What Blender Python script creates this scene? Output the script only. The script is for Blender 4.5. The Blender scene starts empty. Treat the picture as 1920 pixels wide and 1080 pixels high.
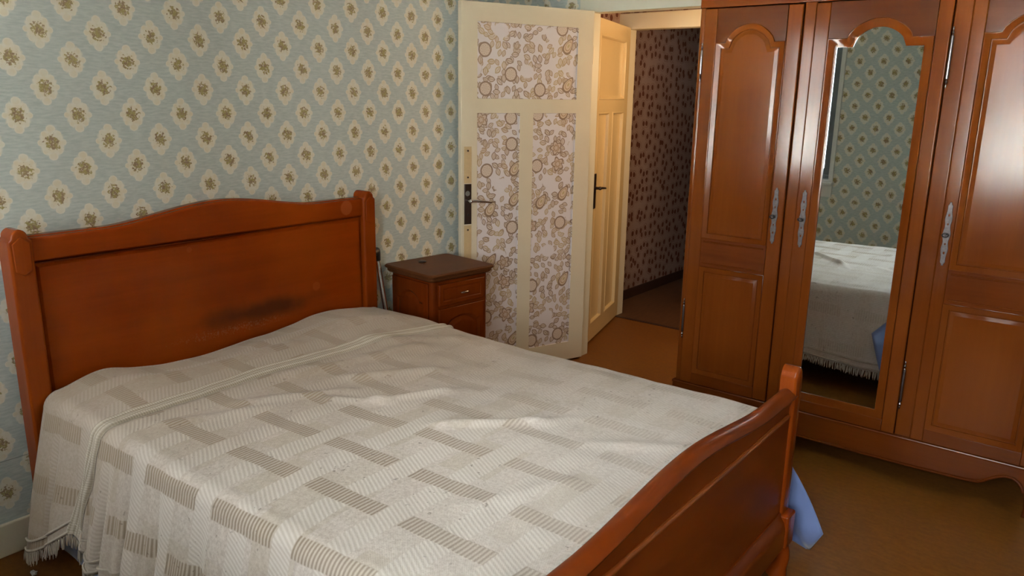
import bpy, bmesh, math, random
from mathutils import Vector, Matrix
random.seed(7)
SC = bpy.context.scene
COL = SC.collection

# ------------------------------------------------------------------ camera
CAM_POS = Vector((2.84, 0.0, 1.57))
YAW, PIT, ROL, FPX = 0.6638, 0.2424, -0.0156, 1456.0
fw = Vector((-math.sin(YAW)*math.cos(PIT), math.cos(YAW)*math.cos(PIT), -math.sin(PIT)))
rt = Vector((math.cos(YAW), math.sin(YAW), 0))
up = rt.cross(fw)
r2 = rt*math.cos(ROL) - up*math.sin(ROL)
u2 = up*math.cos(ROL) + rt*math.sin(ROL)
cd = bpy.data.cameras.new('camera')
cam = bpy.data.objects.new('camera', cd)
COL.objects.link(cam)
cd.sensor_width = 36.0
cd.lens = FPX/1920*36
cd.clip_start = 0.02
cam.matrix_world = Matrix(((r2.x, u2.x, -fw.x, CAM_POS.x), (r2.y, u2.y, -fw.y, CAM_POS.y), (r2.z, u2.z, -fw.z, CAM_POS.z), (0, 0, 0, 1)))
SC.camera = cam

# ------------------------------------------------------------------ sky, lamps, exposure
W = bpy.data.worlds.new('overcast_sky')
SC.world = W
W.use_nodes = True
bg = W.node_tree.nodes['Background']
bg.inputs[0].default_value = (1.0, 0.975, 0.965, 1)
bg.inputs[1].default_value = 6.5
l = bpy.data.lights.new('sun', 'SUN')
l.energy = 190; l.color = (1.0, 0.97, 0.92); l.angle = math.radians(0.6)
o = bpy.data.objects.new('sun', l); COL.objects.link(o)      # behind the house: it lights the ground in front of the windows, no beam enters
o.rotation_euler = (Vector((-0.25, -1.0, -0.95))).to_track_quat('-Z', 'Y').to_euler()
SC.view_settings.view_transform = 'Standard'
SC.view_settings.look = 'None'
SC.view_settings.gamma = 1.0
SC.view_settings.use_curve_mapping = False
SC.view_settings.exposure = 1.58
# window openings in the wall behind the camera: (x0, x1, z0, z1)
WIN = [(0.27, 0.800, 0.90, 2.18), (1.80, 3.25, 0.86, 2.18)]
YB = -0.28
XR = 4.30
for x0, x1, z0, z1 in WIN:      # sampling portals in the window openings
    l = bpy.data.lights.new('window_portal', 'AREA')
    l.shape = 'RECTANGLE'
    l.size, l.size_y = x1-x0, z1-z0
    l.cycles.is_portal = True
    o = bpy.data.objects.new('window_portal', l)
    COL.objects.link(o)
    o.location = ((x0+x1)/2, YB-0.19, (z0+z1)/2)
    o.rotation_euler = (math.radians(90), 0, 0)   # -Z of the lamp points to +Y, into the room
l = bpy.data.lights.new('hall_lamp', 'POINT')
l.energy = 11.5
l.color = (1.0, 0.68, 0.34)
l.shadow_soft_size = 0.09
o = bpy.data.objects.new('hall_lamp', l)
COL.objects.link(o)
o.location = (1.24, 4.62, 1.80)

# ------------------------------------------------------------------ node helpers
class V:
    """a scalar in a node tree: python arithmetic builds Math nodes"""
    nt = None
    def __init__(s, x): s.x = x
    @staticmethod
    def op(name, *a, clamp=False):
        n = V.nt.nodes.new('ShaderNodeMath'); n.operation = name; n.use_clamp = clamp
        for i, q in enumerate(a):
            q = q.x if isinstance(q, V) else q
            if isinstance(q, (int, float)): n.inputs[i].default_value = q
            else: V.nt.links.new(q, n.inputs[i])
        return V(n.outputs[0])
    def __add__(s, o): return V.op('ADD', s, o)
    __radd__ = __add__
    def __sub__(s, o): return V.op('SUBTRACT', s, o)
    def __rsub__(s, o): return V.op('SUBTRACT', o, s)
    def __mul__(s, o): return V.op('MULTIPLY', s, o)
    __rmul__ = __mul__
    def __truediv__(s, o): return V.op('DIVIDE', s, o)
    def __pow__(s, o): return V.op('POWER', s, o)
    def __lt__(s, o): return V.op('LESS_THAN', s, o)
    def __gt__(s, o): return V.op('GREATER_THAN', s, o)
def vabs(a): return V.op('ABSOLUTE', a)
def vsq(a): return V.op('SQRT', a)
def vmin(a, b): return V.op('MINIMUM', a, b)
def vmax(a, b): return V.op('MAXIMUM', a, b)
def vsin(a): return V.op('SINE', a)
def vcos(a): return V.op('COSINE', a)
def fmod(a, p): return V.op('FLOORED_MODULO', a, p)
def cell(a, p): return fmod(a + p/2, p) - p/2          # signed distance to the nearest multiple of p
def length(a, b): return vsq(a*a + b*b)
def sstep(e0, e1, x):                                   # smooth ramp 0 -> 1 from e0 to e1
    n = V.nt.nodes.new('ShaderNodeMapRange'); n.interpolation_type = 'SMOOTHSTEP'
    V.nt.links.new(x.x, n.inputs[0])
    n.inputs[1].default_value, n.inputs[2].default_value = e0, e1
    if e0 > e1:
        n.inputs[1].default_value, n.inputs[2].default_value = e1, e0
        n.inputs[3].default_value, n.inputs[4].default_value = 1, 0
    return V(n.outputs[0])
def mixc(f, a, b):
    n = V.nt.nodes.new('ShaderNodeMix'); n.data_type = 'RGBA'
    for i, q in ((0, f), (6, a), (7, b)):
        q = q.x if isinstance(q, V) else q
        if isinstance(q, (int, float)): n.inputs[i].default_value = q
        elif isinstance(q, tuple): n.inputs[i].default_value = (*q, 1)
        else: V.nt.links.new(q, n.inputs[i])
    return n.outputs[2]
def combine(a, b, c=0.0):
    n = V.nt.nodes.new('ShaderNodeCombineXYZ')
    for i, q in enumerate((a, b, c)):
        if isinstance(q, V): V.nt.links.new(q.x, n.inputs[i])
        else: n.inputs[i].default_value = q
    return n.outputs[0]
def noise(vec, scale=1.0, detail=2.0, rough=0.5):
    n = V.nt.nodes.new('ShaderNodeTexNoise'); n.noise_dimensions = '3D'
    V.nt.links.new(vec, n.inputs['Vector'])
    n.inputs['Scale'].default_value = scale; n.inputs['Detail'].default_value = detail
    n.inputs['Roughness'].default_value = rough
    return V(n.outputs[0])
def xyz(kind='Object'):
    n = V.nt.nodes.new('ShaderNodeTexCoord'); s = V.nt.nodes.new('ShaderNodeSeparateXYZ')
    V.nt.links.new(n.outputs[kind], s.inputs[0])
    return [V(q) for q in s.outputs], n.outputs[kind]
def bump(h, strength=0.3, dist=0.002):
    n = V.nt.nodes.new('ShaderNodeBump')
    n.inputs['Strength'].default_value = strength; n.inputs['Distance'].default_value = dist
    V.nt.links.new(h.x, n.inputs['Height'])
    return n.outputs[0]
def material(name):
    m = bpy.data.materials.new(name); m.use_nodes = True
    V.nt = m.node_tree
    b = m.node_tree.nodes['Principled BSDF']
    return m, b
def setp(b, color=None, rough=None, metal=None, normal=None, coat=None, spec=None, sheen=None, coat_rough=None):
    for k, q in (('Base Color', color), ('Roughness', rough), ('Metallic', metal), ('Normal', normal), ('Coat Weight', coat), ('Specular IOR Level', spec), ('Sheen Weight', sheen), ('Coat Roughness', coat_rough)):
        if q is None: continue
        q = q.x if isinstance(q, V) else q
        if isinstance(q, tuple): b.inputs[k].default_value = (*q, 1)
        elif isinstance(q, (int, float)): b.inputs[k].default_value = q
        else: V.nt.links.new(q, b.inputs[k])
def plain(name, color, rough=0.5, metal=0.0, var=0.06, scale=30, bmp=0.0, spec=0.5, coat=0.0):
    m, b = material(name)
    _, co = xyz()
    n = noise(co, scale, 3)
    dark = tuple(c*(1-var*2) for c in color); lite = tuple(min(1, c*(1+var*2)) for c in color)
    setp(b, mixc(n, dark, lite), rough, metal, spec=spec, coat=coat)
    if bmp: setp(b, normal=bump(noise(co, scale*4, 3), bmp, 0.001))
    return m

# ------------------------------------------------------------------ materials
def wood(name, dark, mid, lite, axis='z', rough=0.22, coat=0.0, extra=None, fine=1.0, spec=0.36):
    """varnished wood, grain running along axis in object space"""
    m, b = material(name)
    (x, y, z), co = xyz()
    k = {'x': (1.1, 22, 22), 'y': (22, 1.1, 22), 'z': (22, 22, 1.1)}[axis]
    g = combine(x*k[0], y*k[1], z*k[2])
    n1 = noise(g, 0.55*fine, 5, 0.6)
    n2 = noise(g, 4.0*fine, 3, 0.6)
    n3 = noise(co, 2.2, 2)
    f = n1*0.75 + n2*0.25
    c = mixc(sstep(0.22, 0.78, f), dark, mid)
    c = mixc(sstep(0.45, 0.75, n3)*0.5, c, lite)
    r = n3*0.10 + (rough - 0.05)
    if extra: c, r = extra(c, r, x, y, z, co)
    setp(b, c, r, coat=coat, normal=bump(n2*0.6 + n1*0.4, 0.04, 0.001), spec=spec)
    return m
def headboard_marks(c, r, x, y, z, co):
    for yy, zz, rad, w in ((2.283, 1.068, 0.036, 0.45), (2.101, 0.737, 0.022, 0.25), (1.52, 0.985, 0.012, 0.2)):
        d = length(y - yy, z - zz)
        ring = sstep(rad, rad*0.8, d)*w
        c = mixc(ring, c, (0.33, 0.095, 0.030))
    d = length((y - 1.80)/0.34, (z - 0.685)/0.055)                       # dark worn patch above the pillows
    n = noise(co, 9, 4)
    c = mixc(sstep(1.15, 0.2, d + n*0.9 - 0.45)*0.75, c, (0.035, 0.010, 0.004))
    d = length((y - 1.68)/0.36, (z - 0.634)/0.028)
    n = noise(co, 120, 5, 0.75)
    s = sstep(1.0, 0.2, d)*sstep(0.48, 0.66, n)
    c = mixc(s*0.5, c, (0.24, 0.12, 0.07))
    return c, r + s*0.25
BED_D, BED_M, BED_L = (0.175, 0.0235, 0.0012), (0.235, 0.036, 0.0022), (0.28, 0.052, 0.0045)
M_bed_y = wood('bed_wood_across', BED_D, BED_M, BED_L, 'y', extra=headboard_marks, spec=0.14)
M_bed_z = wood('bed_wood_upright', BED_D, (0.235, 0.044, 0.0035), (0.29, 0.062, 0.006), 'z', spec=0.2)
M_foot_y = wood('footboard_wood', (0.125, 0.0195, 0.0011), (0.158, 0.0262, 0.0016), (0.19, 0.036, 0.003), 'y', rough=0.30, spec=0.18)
WR_D, WR_M, WR_L = (0.105, 0.0215, 0.0025), (0.150, 0.0365, 0.0045), (0.19, 0.052, 0.008)
M_wr_z = wood('wardrobe_wood_upright', WR_D, WR_M, WR_L, 'z', rough=0.14, spec=0.28)
M_wr_x = wood('wardrobe_wood_across', (0.085, 0.0165, 0.0020), (0.130, 0.0290, 0.0038), (0.165, 0.042, 0.007), 'x', rough=0.16, spec=0.28)
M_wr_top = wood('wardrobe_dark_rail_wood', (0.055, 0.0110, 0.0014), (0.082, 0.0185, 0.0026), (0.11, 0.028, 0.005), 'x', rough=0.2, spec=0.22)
M_wr_panel = wood('wardrobe_panel_wood', (0.115, 0.0240, 0.0028), (0.158, 0.0400, 0.0050), (0.20, 0.056, 0.009), 'z', rough=0.15, fine=0.7, spec=0.23)
M_ns_z = wood('nightstand_wood', (0.095, 0.0145, 0.001), (0.140, 0.0230, 0.002), (0.17, 0.034, 0.004), 'z', spec=0.2)
M_ns_top = wood('nightstand_top_wood', (0.075, 0.022, 0.006), (0.115, 0.039, 0.011), (0.14, 0.058, 0.02), 'y', rough=0.45, spec=0.14)
M_cream = plain('cream_door_paint', (0.66, 0.585, 0.435), 0.32, var=0.02, scale=6)
M_yellow = plain('yellow_cream_paint', (0.66, 0.505, 0.275), 0.26, var=0.02, scale=6)
M_frame = plain('blue_grey_backlit_shade', (0.13, 0.155, 0.17), 0.4, var=0.05)  # first window's frame: its backlit shade is put into the colour
M_white = plain('white_window_paint', (0.66, 0.66, 0.62), 0.35, var=0.03, scale=8)
M_casing = plain('pale_casing_paint', (0.64, 0.62, 0.50), 0.4, var=0.03, scale=6)
M_skirt = plain('cream_skirting_paint', (0.76, 0.71, 0.56), 0.4, var=0.04, scale=9)
M_patch = plain('tan_lock_patch', (0.56, 0.41, 0.22), 0.5, var=0.08, scale=40)
M_ceil = plain('white_ceiling', (0.83, 0.82, 0.78), 0.8, var=0.02)
M_chrome = plain('chrome_metal', (0.72, 0.74, 0.77), 0.18, 1.0, var=0.02)
M_iron = plain('dull_silver_iron', (0.115, 0.10, 0.10), 0.45, 0.7, var=0.25, scale=120, bmp=0.4)
M_hinge = plain('dark_hinge_iron', (0.30, 0.28, 0.29), 0.22, 1.0, var=0.1)
M_black = plain('black_plastic', (0.012, 0.012, 0.014), 0.4, var=0.02)
M_dark = plain('dark_bronze', (0.05, 0.03, 0.022), 0.28, 0.5, var=0.1)
M_inside = plain('dark_inner_wood', (0.06, 0.02, 0.008), 0.7)  # dark wood for the boards inside the wardrobe
M_mattress = plain('mattress_ticking', (0.6, 0.58, 0.52), 0.85)
M_bskirt = plain('dark_brown_skirting', (0.045, 0.02, 0.014), 0.4)
M_tissue = plain('white_paper', (0.75, 0.76, 0.76), 0.8)
M_ground = plain('pale_gravel', (0.36, 0.36, 0.35), 0.9, var=0.3, scale=2)

m, b = material('blue_cotton'); M_blue = m
_, co = xyz()
setp(b, mixc(noise(co, 6, 3), (0.14, 0.22, 0.52), (0.22, 0.31, 0.62)), 0.85, sheen=0.3, normal=bump(noise(co, 260, 2), 0.15, 0.001))

m, b = material('mirror_glass'); M_mirror = m
setp(b, (0.80, 0.89, 0.92), 0.008, 1.0)

m, b = material('window_glass'); M_glass = m
nt = m.node_tree
tr = nt.nodes.new('ShaderNodeBsdfTransparent'); tr.inputs[0].default_value = (0.95, 0.97, 0.96, 1)
gl = nt.nodes.new('ShaderNodeBsdfGlossy'); gl.inputs['Roughness'].default_value = 0.0
fr = nt.nodes.new('ShaderNodeFresnel'); fr.inputs[0].default_value = 1.45
mx = nt.nodes.new('ShaderNodeMixShader')
nt.links.new(fr.outputs[0], mx.inputs[0]); nt.links.new(tr.outputs[0], mx.inputs[1]); nt.links.new(gl.outputs[0], mx.inputs[2])
nt.links.new(mx.outputs[0], nt.nodes['Material Output'].inputs[0])

SEAM = 0.338
def wallpaper(name, axis, p0, q0):
    """pale blue-grey paper printed with cream medallions, each with an olive posy; half-drop repeat .187 x .1806 m"""
    m, b = material(name)
    (x, y, z), co = xyz()
    p = {'x': x, 'y': y}[axis]
    PX, PZ = 0.187, 0.1806
    streak = noise(combine(p*28, z*150), 1.0, 3, 0.6)
    cloud = noise(co, 3.0, 2)
    c = mixc(sstep(0.3, 0.7, streak), (0.430, 0.490, 0.468), (0.570, 0.612, 0.580))
    c = mixc(cloud*0.25, c, (0.52, 0.585, 0.565))
    tone = noise(co, 26, 2)
    wob = (noise(co, 95, 2) - 0.5)*0.26
    def motif(dp, dz):
        a, q = cell(p - (p0 + dp), PX), cell(z - (q0 + dz), PZ)
        A, Q = vabs(a), vabs(q)
        th = V.op('ARCTAN2', q/0.046, a/0.039)
        body = ((A/0.0395)**1.8 + (Q/0.0450)**1.8)**0.5556/(1 + 0.05*vcos(th*12))
        lobe = length(A/0.0150, (Q - 0.0445)/0.0140)
        side = length((A - 0.036)/0.0095, Q/0.010)
        dia = length((A - 0.0225)/0.0095, (Q - 0.028)/0.0105)
        f = vmin(vmin(body, lobe), vmin(side, dia)) + wob
        mask = sstep(1.14, 0.90, f)
        rim = sstep(0.60, 0.9, f)
        # posy: clumps of flowers and leaves leaning to the lower right
        u, w = a + q*0.25 - 0.001, q - a*0.15
        e = length(u/0.0265, w/0.0285)
        n = noise(combine(a*115, q*115, V.op('FLOOR', (p - p0 - dp)/PX + 0.5)*3.7 + V.op('FLOOR', (z - q0 - dz)/PZ + 0.5)*5.1), 1.0, 2, 0.55)
        posy = sstep(0.0, 0.12, n - 0.27 - 0.29*e*e)
        return mask, rim, posy, a, q
    m1, r1, f1, a1, q1 = motif(0, 0)
    m2, r2_, f2, a2, q2 = motif(PX/2, -PZ/2)
    mask, posy, rim = vmax(m1, m2), vmax(f1, f2), r1*m1 + r2_*m2
    med = mixc(sstep(0.35, 0.65, tone), (0.730, 0.660, 0.510), (0.735, 0.700, 0.590))
    med = mixc(rim*0.7, med, (0.775, 0.745, 0.660))
    c = mixc(mask*0.95, c, med)
    n4 = noise(co, 70, 2)
    flower = mixc(sstep(0.42, 0.58, n4), (0.330, 0.270, 0.080), (0.250, 0.160, 0.085))
    flower = mixc(sstep(0.55, 0.62, noise(co, 190, 2)), flower, (0.46, 0.39, 0.19))
    c = mixc(posy*0.92, c, flower)
    if axis == 'y':      # a butt joint low on the wall
        c = mixc(sstep(0.0022, 0.0010, vabs(z - SEAM))*0.6, c, (0.16, 0.17, 0.16))
    setp(b, c, 0.75, spec=0.25, normal=bump(streak, 0.08, 0.001))
    return m
M_wp_y = wallpaper('medallion_wallpaper_left', 'y', 1.1215, 1.7560)
M_wp_x = wallpaper('medallion_wallpaper_back', 'x', 1.129, 2.073)

m, b = material('hall_wallpaper'); M_hall = m
(x, y, z), co = xyz()
v = V.nt.nodes.new('ShaderNodeTexVoronoi'); v.voronoi_dimensions = '2D'
V.nt.links.new(combine((x + y)/0.074, z/0.074), v.inputs['Vector']); v.inputs['Scale'].default_value = 1.0
v.inputs['Randomness'].default_value = 0.75
sp = V.nt.nodes.new('ShaderNodeSeparateXYZ'); V.nt.links.new(v.outputs['Position'], sp.inputs[0])
a, q = (x + y)/0.074 - V(sp.outputs[0]), z/0.074 - V(sp.outputs[1])
n = noise(co, 40, 2)
f = length(a/0.26, q/0.30) + (n - 0.5)*0.7
c = mixc(noise(co, 5, 2), (0.25, 0.165, 0.145), (0.30, 0.215, 0.190))
c = mixc(sstep(1.1, 0.8, f), c, (0.105, 0.033, 0.020))
c = mixc(sstep(0.12, 0.05, vabs(length(a/0.45, q/0.42) - 1.0) + (n - 0.5)*0.25)*0.5, c, (0.14, 0.06, 0.04))
setp(b, c, 0.7, spec=0.3)

# print on the open door's panels: taupe outlined leaves, rosettes and paisleys in garlands on lilac white
m, b = material('leaf_print_paper'); M_print = m
(x, y, z), co = xyz()
def vor(u, w, s, rnd, seed):
    v = V.nt.nodes.new('ShaderNodeTexVoronoi'); v.voronoi_dimensions = '3D' if False else '2D'
    v.inputs['Scale'].default_value = 1.0; v.inputs['Randomness'].default_value = rnd
    uu, ww = u*s + seed, w*s + seed*0.37
    V.nt.links.new(combine(uu, ww), v.inputs['Vector'])
    sp = V.nt.nodes.new('ShaderNodeSeparateXYZ'); V.nt.links.new(v.outputs['Position'], sp.inputs[0])
    sc = V.nt.nodes.new('ShaderNodeSeparateColor'); V.nt.links.new(v.outputs['Color'], sc.inputs[0])
    return uu - V(sp.outputs[0]), ww - V(sp.outputs[1]), V(sc.outputs[0]), V(sc.outputs[1]), V(sc.outputs[2])
ground = mixc(noise(co, 4, 2), (0.66, 0.60, 0.60), (0.71, 0.66, 0.66))
# garlands wind round blank ovals in a half-drop repeat
d1 = length(cell(x - 0.27, 0.32)/0.060, cell(z - 0.30, 0.40)/0.050)
d2 = length(cell(x - 0.43, 0.32)/0.060, cell(z - 0.50, 0.40)/0.050)
blank = vmin(d1, d2)
wob = (noise(co, 14, 2) - 0.5)*0.8
garland = sstep(0.65, 0.85, blank + wob)
ink_d, ink_m, ink_g = (0.22, 0.135, 0.085), (0.36, 0.22, 0.12), (0.42, 0.31, 0.12)
warm = noise(co, 7, 2)
c = ground
for seed, sc_, keep in ((0.0, 22, 0.05), (7.3, 18.0, 0.08)):
    la, lb, cr, cg, cb = vor(x, z, sc_, 0.85, seed)
    th = cr*6.283
    ca, sa = vcos(th), vsin(th)
    lx, ly = la*ca + lb*sa, lb*ca - la*sa
    f = vabs(ly)/0.25 + (lx/0.42)*(lx/0.42)
    on = (cg > keep)*garland
    fill = mixc(cb, (0.54, 0.43, 0.32), (0.62, 0.51, 0.42))
    ink = mixc(sstep(0.4, 0.6, warm), ink_d, mixc(cb, ink_m, ink_g))
    c = mixc(on*(f < 1.0)*0.8, c, fill)
    line = vmax(sstep(0.26, 0.14, vabs(f - 0.90)), sstep(0.05, 0.02, vabs(ly))*(f < 0.8)*0.7)
    c = mixc(on*line*0.85, c, ink)
la, lb, cr, cg, cb = vor(x, z, 6.2, 0.6, 3.1)
r = length(la, lb)
ang = V.op('ARCTAN2', lb, la)
big = (cg > 0.15)
flr = (cr > 0.68)*big                                   # five-petalled flowers
fr_ = r/(0.20*(1 + 0.22*vcos(ang*5)))
c = mixc((fr_ < 1.12)*flr, c, (0.58, 0.46, 0.37))
c = mixc(sstep(0.16, 0.08, vabs(fr_ - 1.0))*flr*0.85, c, ink_d)
c = mixc(vmax(sstep(0.14, 0.07, vabs(fr_ - 0.45)), sstep(0.6, 0.9, vcos(ang*5 + 3.1416))*(fr_ < 1.0)*(fr_ > 0.45))*flr*0.8, c, ink_m)
circle = (cr > 0.36)*(cr < 0.68)*big
c = mixc((r < 0.235)*circle, c, (0.62, 0.51, 0.42))
c = mixc(sstep(0.034, 0.016, vabs(r - 0.215))*circle*0.9, c, ink_d)
c = mixc(sstep(0.5, 0.8, vsin(ang*8)*vsin(r*62))*(r < 0.18)*circle*0.7, c, ink_m)
pais = (cr < 0.36)*big
lx, ly = la*0.82 + lb*0.57, lb*0.82 - la*0.57
pr = length(lx/(0.15 - ly*0.22), ly/0.27)
c = mixc((pr < 1.1)*pais, c, (0.63, 0.50, 0.36))
c = mixc(sstep(0.17, 0.10, vabs(pr - 1.0))*pais*0.9, c, ink_d)
c = mixc(sstep(0.10, 0.05, vabs(pr - 0.62))*pais*0.8, c, ink_m)
c = mixc(sstep(0.30, 0.2, pr)*pais*0.7, c, ink_g)
setp(b, c, 0.6, spec=0.3)

m, b = material('brown_lino'); M_floor = m
(x, y, z), co = xyz()
n1 = noise(combine(x*5 + y*2, y*18), 3.0, 4, 0.65)
n2 = noise(co, 60, 3, 0.6)
n3 = noise(co, 1.3, 2)
c = mixc(sstep(0.35, 0.65, n1*0.6 + n2*0.4), (0.145, 0.050, 0.008), (0.205, 0.079, 0.014))
c = mixc(n3*0.4, c, (0.155, 0.060, 0.012))
setp(b, c, n1*0.15 + 0.38, normal=bump(n2, 0.05, 0.001), spec=0.22)
m, b = material('hall_lino_painted_shade'); M_floor2 = m  # same lino as the bedroom, the hall's shade put into a darker colour
(x, y, z), co = xyz()
n1 = noise(combine(x*30, y*4), 2.0, 4, 0.65)
setp(b, mixc(sstep(0.35, 0.65, n1), (0.085, 0.035, 0.014), (0.12, 0.055, 0.022)), 0.4)

# woven bedspread: taupe ribbed bars lengthways, cream twill bars crossways, laid like a basket weave
m, b = material('plaid_bedspread'); M_spread = m
(u, w, _z), co = xyz('UV')
(ox, oy, oz), oco = xyz()
uu = u + (noise(oco, 5, 2) - 0.5)*0.012
ww = w - (u - 1.2)*0.045 + (noise(combine(ox*4 + 9, oy*4), 1.2, 2) - 0.5)*0.012
PU, PW = 0.33, 0.40
cream, taupe = None, None
for k in (0, 1):
    du = vabs(cell(uu - 1.260 - k*0.17, PU)); dw = vabs(cell(ww - 1.130 - k*0.20, PW))
    cr_ = sstep(0.040, 0.034, du)*sstep(0.176, 0.170, dw)
    ta_ = sstep(0.031, 0.026, dw)*sstep(0.028, 0.034, du)
    cream = cr_ if cream is None else vmax(cream, cr_)
    taupe = ta_ if taupe is None else vmax(taupe, ta_)
taupe = taupe*(1 - cream)
fade = sstep(2.25, 1.35, oy + (ox - 1.2)*0.35)
taupe = taupe*(fade*0.6 + 0.4)
cream = cream*(fade*0.6 + 0.4)
ti, tj = V.op('FLOOR', uu/0.165), V.op('FLOOR', ww/0.20)
tint = V.op('FRACT', vsin(ti*12.9898 + tj*78.233)*43758.5)
rib = vsin(uu*2*math.pi/0.0125)*0.5 + 0.5
twill = vsin((uu*0.55 + ww)*2*math.pi/0.013)*0.5 + 0.5
weave = vsin(uu*2*math.pi/0.0052)*vsin(ww*2*math.pi/0.0052)*0.5 + 0.5
mott = noise(oco, 95, 4, 0.75)
cl = noise(oco, 2.5, 3)
c = mixc(sstep(0.3, 0.7, mott), (0.590, 0.527, 0.482), (0.800, 0.745, 0.700))
c = mixc(sstep(0.45, 0.9, tint)*0.30, c, (0.50, 0.435, 0.315))
c = mixc(cream*0.78, c, mixc(twill, (0.66, 0.61, 0.56), (0.85, 0.81, 0.77)))
c = mixc(taupe*0.80, c, mixc(rib, (0.265, 0.190, 0.122), (0.66, 0.60, 0.52)))
# faded at the foot, yellower and browner towards the pillows, part of it light falloff painted in
old_dim = sstep(1.75, 0.45, ox + (oy - 1.7)*-0.55 + (cl - 0.5)*0.5)
c = mixc(old_dim*0.72, c, (0.315, 0.236, 0.160))
c = mixc(sstep(1.35, 2.0, ox)*0.35, c, (0.58, 0.555, 0.53))
spots = sstep(0.66, 0.73, noise(oco, 60, 2, 0.5))*sstep(0.46, 0.6, noise(oco, 6, 2))
c = mixc(spots*0.55, c, (0.16, 0.12, 0.09))
h = rib*taupe*0.8 + twill*cream*0.55 + weave*0.35 + mott*1.0
setp(b, c, 0.9, spec=0.15, normal=bump(h, 0.5, 0.0018), sheen=0.15)
m, b = material('cream_cotton_band'); M_band = m
(u, w, _z), co = xyz('UV')
rb = vsin(u*2*math.pi/0.018)*0.5 + 0.5
kn = vsin(w*2*math.pi/0.008)*0.5 + 0.5
setp(b, mixc(rb, (0.40, 0.345, 0.27), (0.60, 0.55, 0.47)), 0.9, spec=0.15, normal=bump(rb + kn*0.4, 0.6, 0.003))
M_fringe = plain('cream_cotton_fringe', (0.54, 0.485, 0.42), 0.9, var=0.12, scale=60)

# ------------------------------------------------------------------ object helpers
def link(o, parent=None, m=None):
    COL.objects.link(o)
    if m is not None: o.data.materials.append(m)
    if parent is not None: o.parent = parent
    return o
def smooth_by_angle(me, deg=35):
    me.polygons.foreach_set('use_smooth', [True]*len(me.polygons))
    me.set_sharp_from_angle(angle=math.radians(deg))
def obj(name, bm, m, parent=None, deg=35, smooth=True, inv=None, recalc=True):
    if recalc: bmesh.ops.recalc_face_normals(bm, faces=bm.faces)
    me = bpy.data.meshes.new(name); bm.to_mesh(me); bm.free()
    if smooth: smooth_by_angle(me, deg)
    o = bpy.data.objects.new(name, me)
    link(o, parent, m)
    if smooth and deg < 60:
        w = o.modifiers.new('weighted', 'WEIGHTED_NORMAL'); w.keep_sharp = True; w.weight = 80
    return o
def thing(name, label, cat, loc=(0, 0, 0), rz=0.0, group=None, kind=None):
    o = bpy.data.objects.new(name, None); COL.objects.link(o)
    o.location = loc; o.rotation_euler = (0, 0, rz); o.empty_display_size = 0.1
    return tag(o, label, cat, group, kind)
def tag(o, label, cat=None, group=None, kind=None):
    o['label'] = label
    if cat: o['category'] = cat
    if group: o['group'] = group
    if kind: o['kind'] = kind
    return o
def NB(): return bmesh.new()
def box(bm, x0, x1, y0, y1, z0, z1, bev=0.0, seg=2):
    r = bmesh.ops.create_cube(bm, size=1.0, matrix=Matrix.Translation(((x0+x1)/2, (y0+y1)/2, (z0+z1)/2)) @ Matrix.Diagonal((x1-x0, y1-y0, z1-z0, 1)))
    if bev:
        es = list({e for v in r['verts'] for e in v.link_edges})
        bmesh.ops.bevel(bm, geom=es, offset=bev, segments=seg, affect='EDGES', profile=0.5, clamp_overlap=True)
    return bm
def tube(bm, pts, rad, n=12, cap=True):
    """round bar through pts; rad a number or one per point"""
    pts = [Vector(p) for p in pts]
    rr = rad if isinstance(rad, (list, tuple)) else [rad]*len(pts)
    rings = []
    for i, p in enumerate(pts):
        t = (pts[min(i+1, len(pts)-1)] - pts[max(i-1, 0)]).normalized()
        a = t.orthogonal().normalized() if i == 0 else (rings[-1][1] - t*rings[-1][1].dot(t)).normalized()
        q = t.cross(a)
        rings.append(([bm.verts.new(p + (a*math.cos(k*2*math.pi/n) + q*math.sin(k*2*math.pi/n))*rr[i]) for k in range(n)], a))
    for (r0, _), (r1, _) in zip(rings, rings[1:]):
        for k in range(n): bm.faces.new((r0[k], r0[(k+1) % n], r1[(k+1) % n], r1[k]))
    if cap:
        bm.faces.new(rings[0][0][::-1]); bm.faces.new(rings[-1][0])
    return bm
def lathe(bm, prof, cx=0, cy=0, n=24):
    tube(bm, [(cx, cy, z) for r, z in prof], [max(r, 1e-4) for r, z in prof], n)
    return bm
def offset(poly, d):
    """counter-clockwise polygon shrunk by d"""
    n = len(poly); out = []
    for i in range(n):
        p0, p1, p2 = Vector(poly[i-1]), Vector(poly[i]), Vector(poly[(i+1) % n])
        e0, e1 = (p1-p0).normalized(), (p2-p1).normalized()
        n0, n1 = Vector((-e0.y, e0.x)), Vector((-e1.y, e1.x))
        bi = n0 + n1
        bi = bi.normalized() if bi.length > 1e-6 else n0
        k = d/max(0.35, bi.dot(n0))
        out.append((p1.x + bi.x*k, p1.y + bi.y*k))
    return out
def fill_holes(bm, loops, fn):
    """flat face with holes: loops[0] outside; fn maps 2-D to 3-D"""
    es = []; rings = []
    for lp in loops:
        vs = [bm.verts.new(fn(a, b)) for a, b in lp]
        rings.append(vs)
        es += [bm.edges.new((vs[i], vs[(i+1) % len(vs)])) for i in range(len(vs))]
    bmesh.ops.triangle_fill(bm, use_beauty=True, use_dissolve=False, edges=es)
    return rings
def bridge(bm, a, b):
    n = len(a)
    for i in range(n): bm.faces.new((a[i], a[(i+1) % n], b[(i+1) % n], b[i]))
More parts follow.
